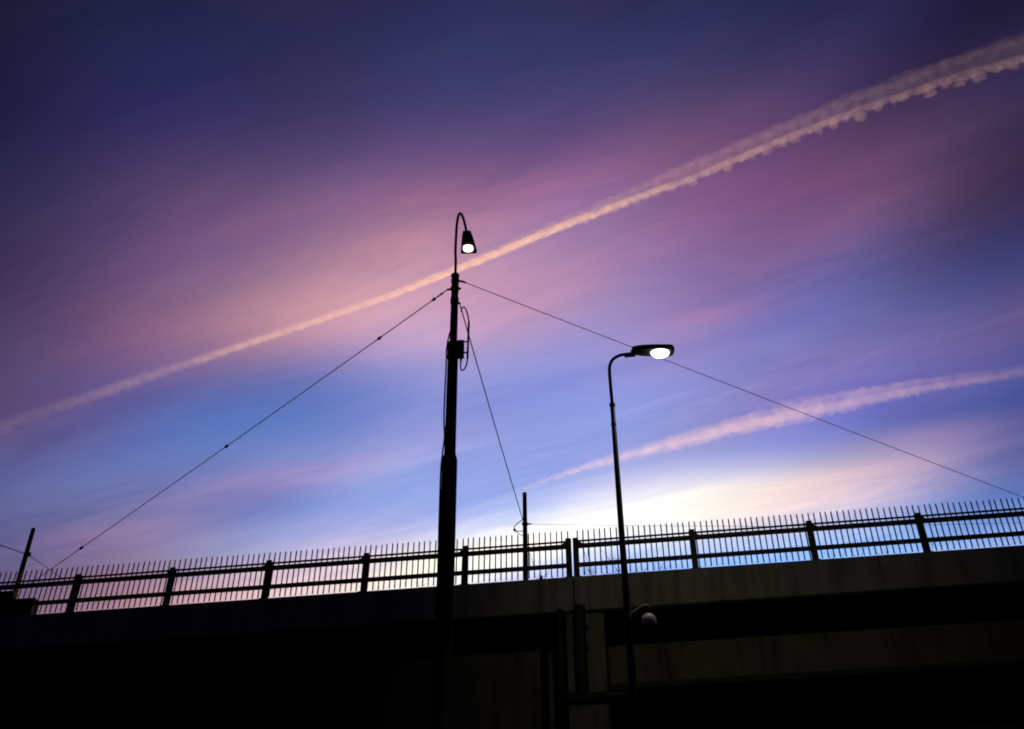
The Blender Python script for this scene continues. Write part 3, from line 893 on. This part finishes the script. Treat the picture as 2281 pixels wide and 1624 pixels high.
main = [(-1500, 1420, 9), (-700, 1180, 10), (-260, 1036, 11), (-100, 986, 11), (60, 928, 11), (200, 883, 10), (340, 836, 9), (520, 776, 8), (700, 716, 7.5), (860, 661, 8), (1000, 606, 8.5),
        (1120, 558, 9), (1240, 508, 9), (1330, 473, 8), (1440, 431, 7), (1540, 396, 6.5), (1660, 345, 6.5), (1780, 296, 7), (1900, 250, 7), (2020, 208, 7), (2140, 168, 7.5), (2260, 134, 8), (2420, 82, 8), (2600, 22, 8), (3100, -140, 8)]
upper = [(1240, 500, 2), (1340, 458, 5), (1460, 402, 7), (1560, 360, 8), (1690, 308, 8), (1815, 256, 8), (1950, 203, 8), (2100, 148, 8), (2250, 98, 8), (2420, 38, 8), (2600, -26, 8), (3100, -190, 8)]
veil = [(-1500, 1420, 14), (-700, 1180, 15), (-260, 1036, 17), (-100, 986, 17), (60, 928, 17), (200, 883, 15.5), (340, 836, 14), (520, 776, 12), (700, 716, 11.5), (860, 661, 12), (1000, 606, 13), (1120, 557, 14.5), (1240, 505, 16), (1340, 464, 18), (1460, 414, 21),
        (1560, 372, 22), (1690, 319, 24), (1815, 268, 25), (1950, 215, 25), (2100, 161, 25), (2250, 110, 25), (2420, 52, 25), (2600, -10, 25), (3100, -172, 25)]
ct_o = at_z(1120, 558, ALT)


def run(px, py, o): return (at_z(px, py, ALT) - o).dot(-WIND)


span1 = (run(-260, 1040, ct_o), run(2600, 24, ct_o))
def fr1(px, py): return (run(px, py, ct_o) - span1[0]) / (span1[1] - span1[0])


m1 = trail_material('contrail ice', 0.0085, [(0.0, 0.01), (1.0, 0.17), (fr1(60, 928), 0.012), (fr1(340, 836), 0.06), (fr1(700, 716), 0.40), (fr1(1000, 606), 1.0), (fr1(1240, 508), 1.0), (fr1(1540, 396), 0.40), (fr1(2020, 208), 0.20)], 130.0, 0.2, span1)
m1b = trail_material('thin contrail ice', 0.00055, [(0.0, 1.0), (1.0, 0.8), (fr1(1560, 366), 1.0), (fr1(2250, 104), 0.8)], 90.0, 0.14, span1)
m1c = trail_material('contrail veil', 0.00125, [(0.0, 0.08), (1.0, 0.12), (fr1(60, 928), 0.055), (fr1(340, 836), 0.15), (fr1(700, 716), 0.45), (fr1(1240, 508), 0.8), (fr1(1560, 366), 0.38), (fr1(2250, 104), 0.17)], 110.0, 0.16, span1)
ct = thing('contrail', 'long golden contrail crossing the sky, breaking into puffs at upper right', 'contrail', ct_o)
part('streak', trail(main, 1, 0.32, puffs=(12.6, 23.0)), m1, ct)


def knobs(stations, seed, x0, x1):
    """uneven cloudlets hanging along the lee edge"""
    rnd = random.Random(seed); geos = []
    px = x0
    while px < x1:
        u = (px - x0) / (x1 - x0)
        j = max(k for k in range(len(stations) - 1) if stations[k][0] <= px)
        (xa, ya, wa_), (xb, yb, wb_) = stations[j], stations[j + 1]
        f = (px - xa) / (xb - xa)
        c = at_z(px, ya + (yb - ya) * f, ALT)
        sc = (c - EYE).length / FPX
        rp = (6.5 + 6.5 * u) * rnd.uniform(0.6, 1.3) * sc
        c = c + LEE * (((wa_ + (wb_ - wa_) * f) * 0.75) * sc + rp * rnd.uniform(0.7, 1.05)) + Vector((0, 0, rnd.uniform(-0.3, 0.3) * rp))
        V, F = blob((0, 0, 0), 1.0, 20, 12)
        st = rnd.uniform(0.95, 1.45); off = Vector((seed * 3.3, px * 0.37, 0))
        out = []
        for v in V:
            k = 1 + 0.42 * mnoise.noise(v * 1.3 + off) + 0.30 * mnoise.noise(v * 3.1 + off) + 0.14 * mnoise.noise(v * 6.5 + off)
            out.append(c + (WIND * (v.x * st) + LEE * v.y + Vector((0, 0, v.z * 0.8))) * (rp * k))
        geos.append((out, [tuple(reversed(q)) for q in F]))
        px += (rp / sc) * (2.55 * st) + rnd.uniform(0, 10) * (0.4 + u)
    return join(*geos)


m1d = trail_material('contrail puff ice', 0.0019, [(0.0, 1.0), (1.0, 0.6), (fr1(1540, 396), 0.9), (fr1(2020, 208), 0.75)], 120.0, 0.2, span1)
part('puffs', knobs(main, 6, 1300, 2560), m1d, ct)
part('upper_edge', trail(upper, 2, 0.5), m1b, ct)
part('veil', trail(veil, 4, 0.3), m1c, ct)
second = [(1080, 1122, 2), (1170, 1088, 4), (1260, 1055, 5.5), (1390, 1016, 7), (1500, 986, 9), (1620, 956, 11.5), (1740, 930, 12), (1860, 905, 10.5), (1980, 880, 9), (2100, 858, 7.5), (2260, 832, 7), (2420, 806, 7), (2600, 776, 7), (3300, 655, 5)]
wisp = [(1640, 915, 2), (1740, 897, 6), (1850, 880, 7), (1960, 863, 6.5), (2060, 846, 5), (2140, 836, 2)]
soft = [(1080, 1122, 4), (1170, 1088, 7), (1260, 1055, 10), (1390, 1016, 13), (1500, 986, 17), (1620, 955, 22), (1740, 927, 24), (1860, 901, 23), (1980, 875, 20), (2100, 853, 16), (2260, 830, 13), (2420, 806, 12), (2600, 776, 12), (3300, 655, 9)]
c2_o = at_z(1740, 930, ALT)
span2 = (run(1080, 1122, c2_o), run(2600, 776, c2_o))
m2 = trail_material('spread contrail ice', 0.0009, [(0.0, 0.2), (1.0, 0.25), (0.3, 1.0), (0.6, 0.7)], 240.0, 0.2, span2)
m2b = trail_material('side wisp ice', 0.0007, [(0.0, 0.8), (1.0, 0.8)], 80.0, 0.12, span2)
m2c = trail_material('spread contrail veil', 0.00052, [(0.0, 0.3), (1.0, 0.3), (0.3, 1.0), (0.6, 0.8)], 200.0, 0.18, span2)
c2 = thing('contrail', 'fainter pink contrail low on the right above the lit railing', 'contrail', c2_o)
part('streak', trail(second, 5, 0.4), m2, c2)
part('side_wisp', trail(wisp, 8, 0.6), m2b, c2)
part('veil', trail(soft, 9, 0.45), m2c, c2)
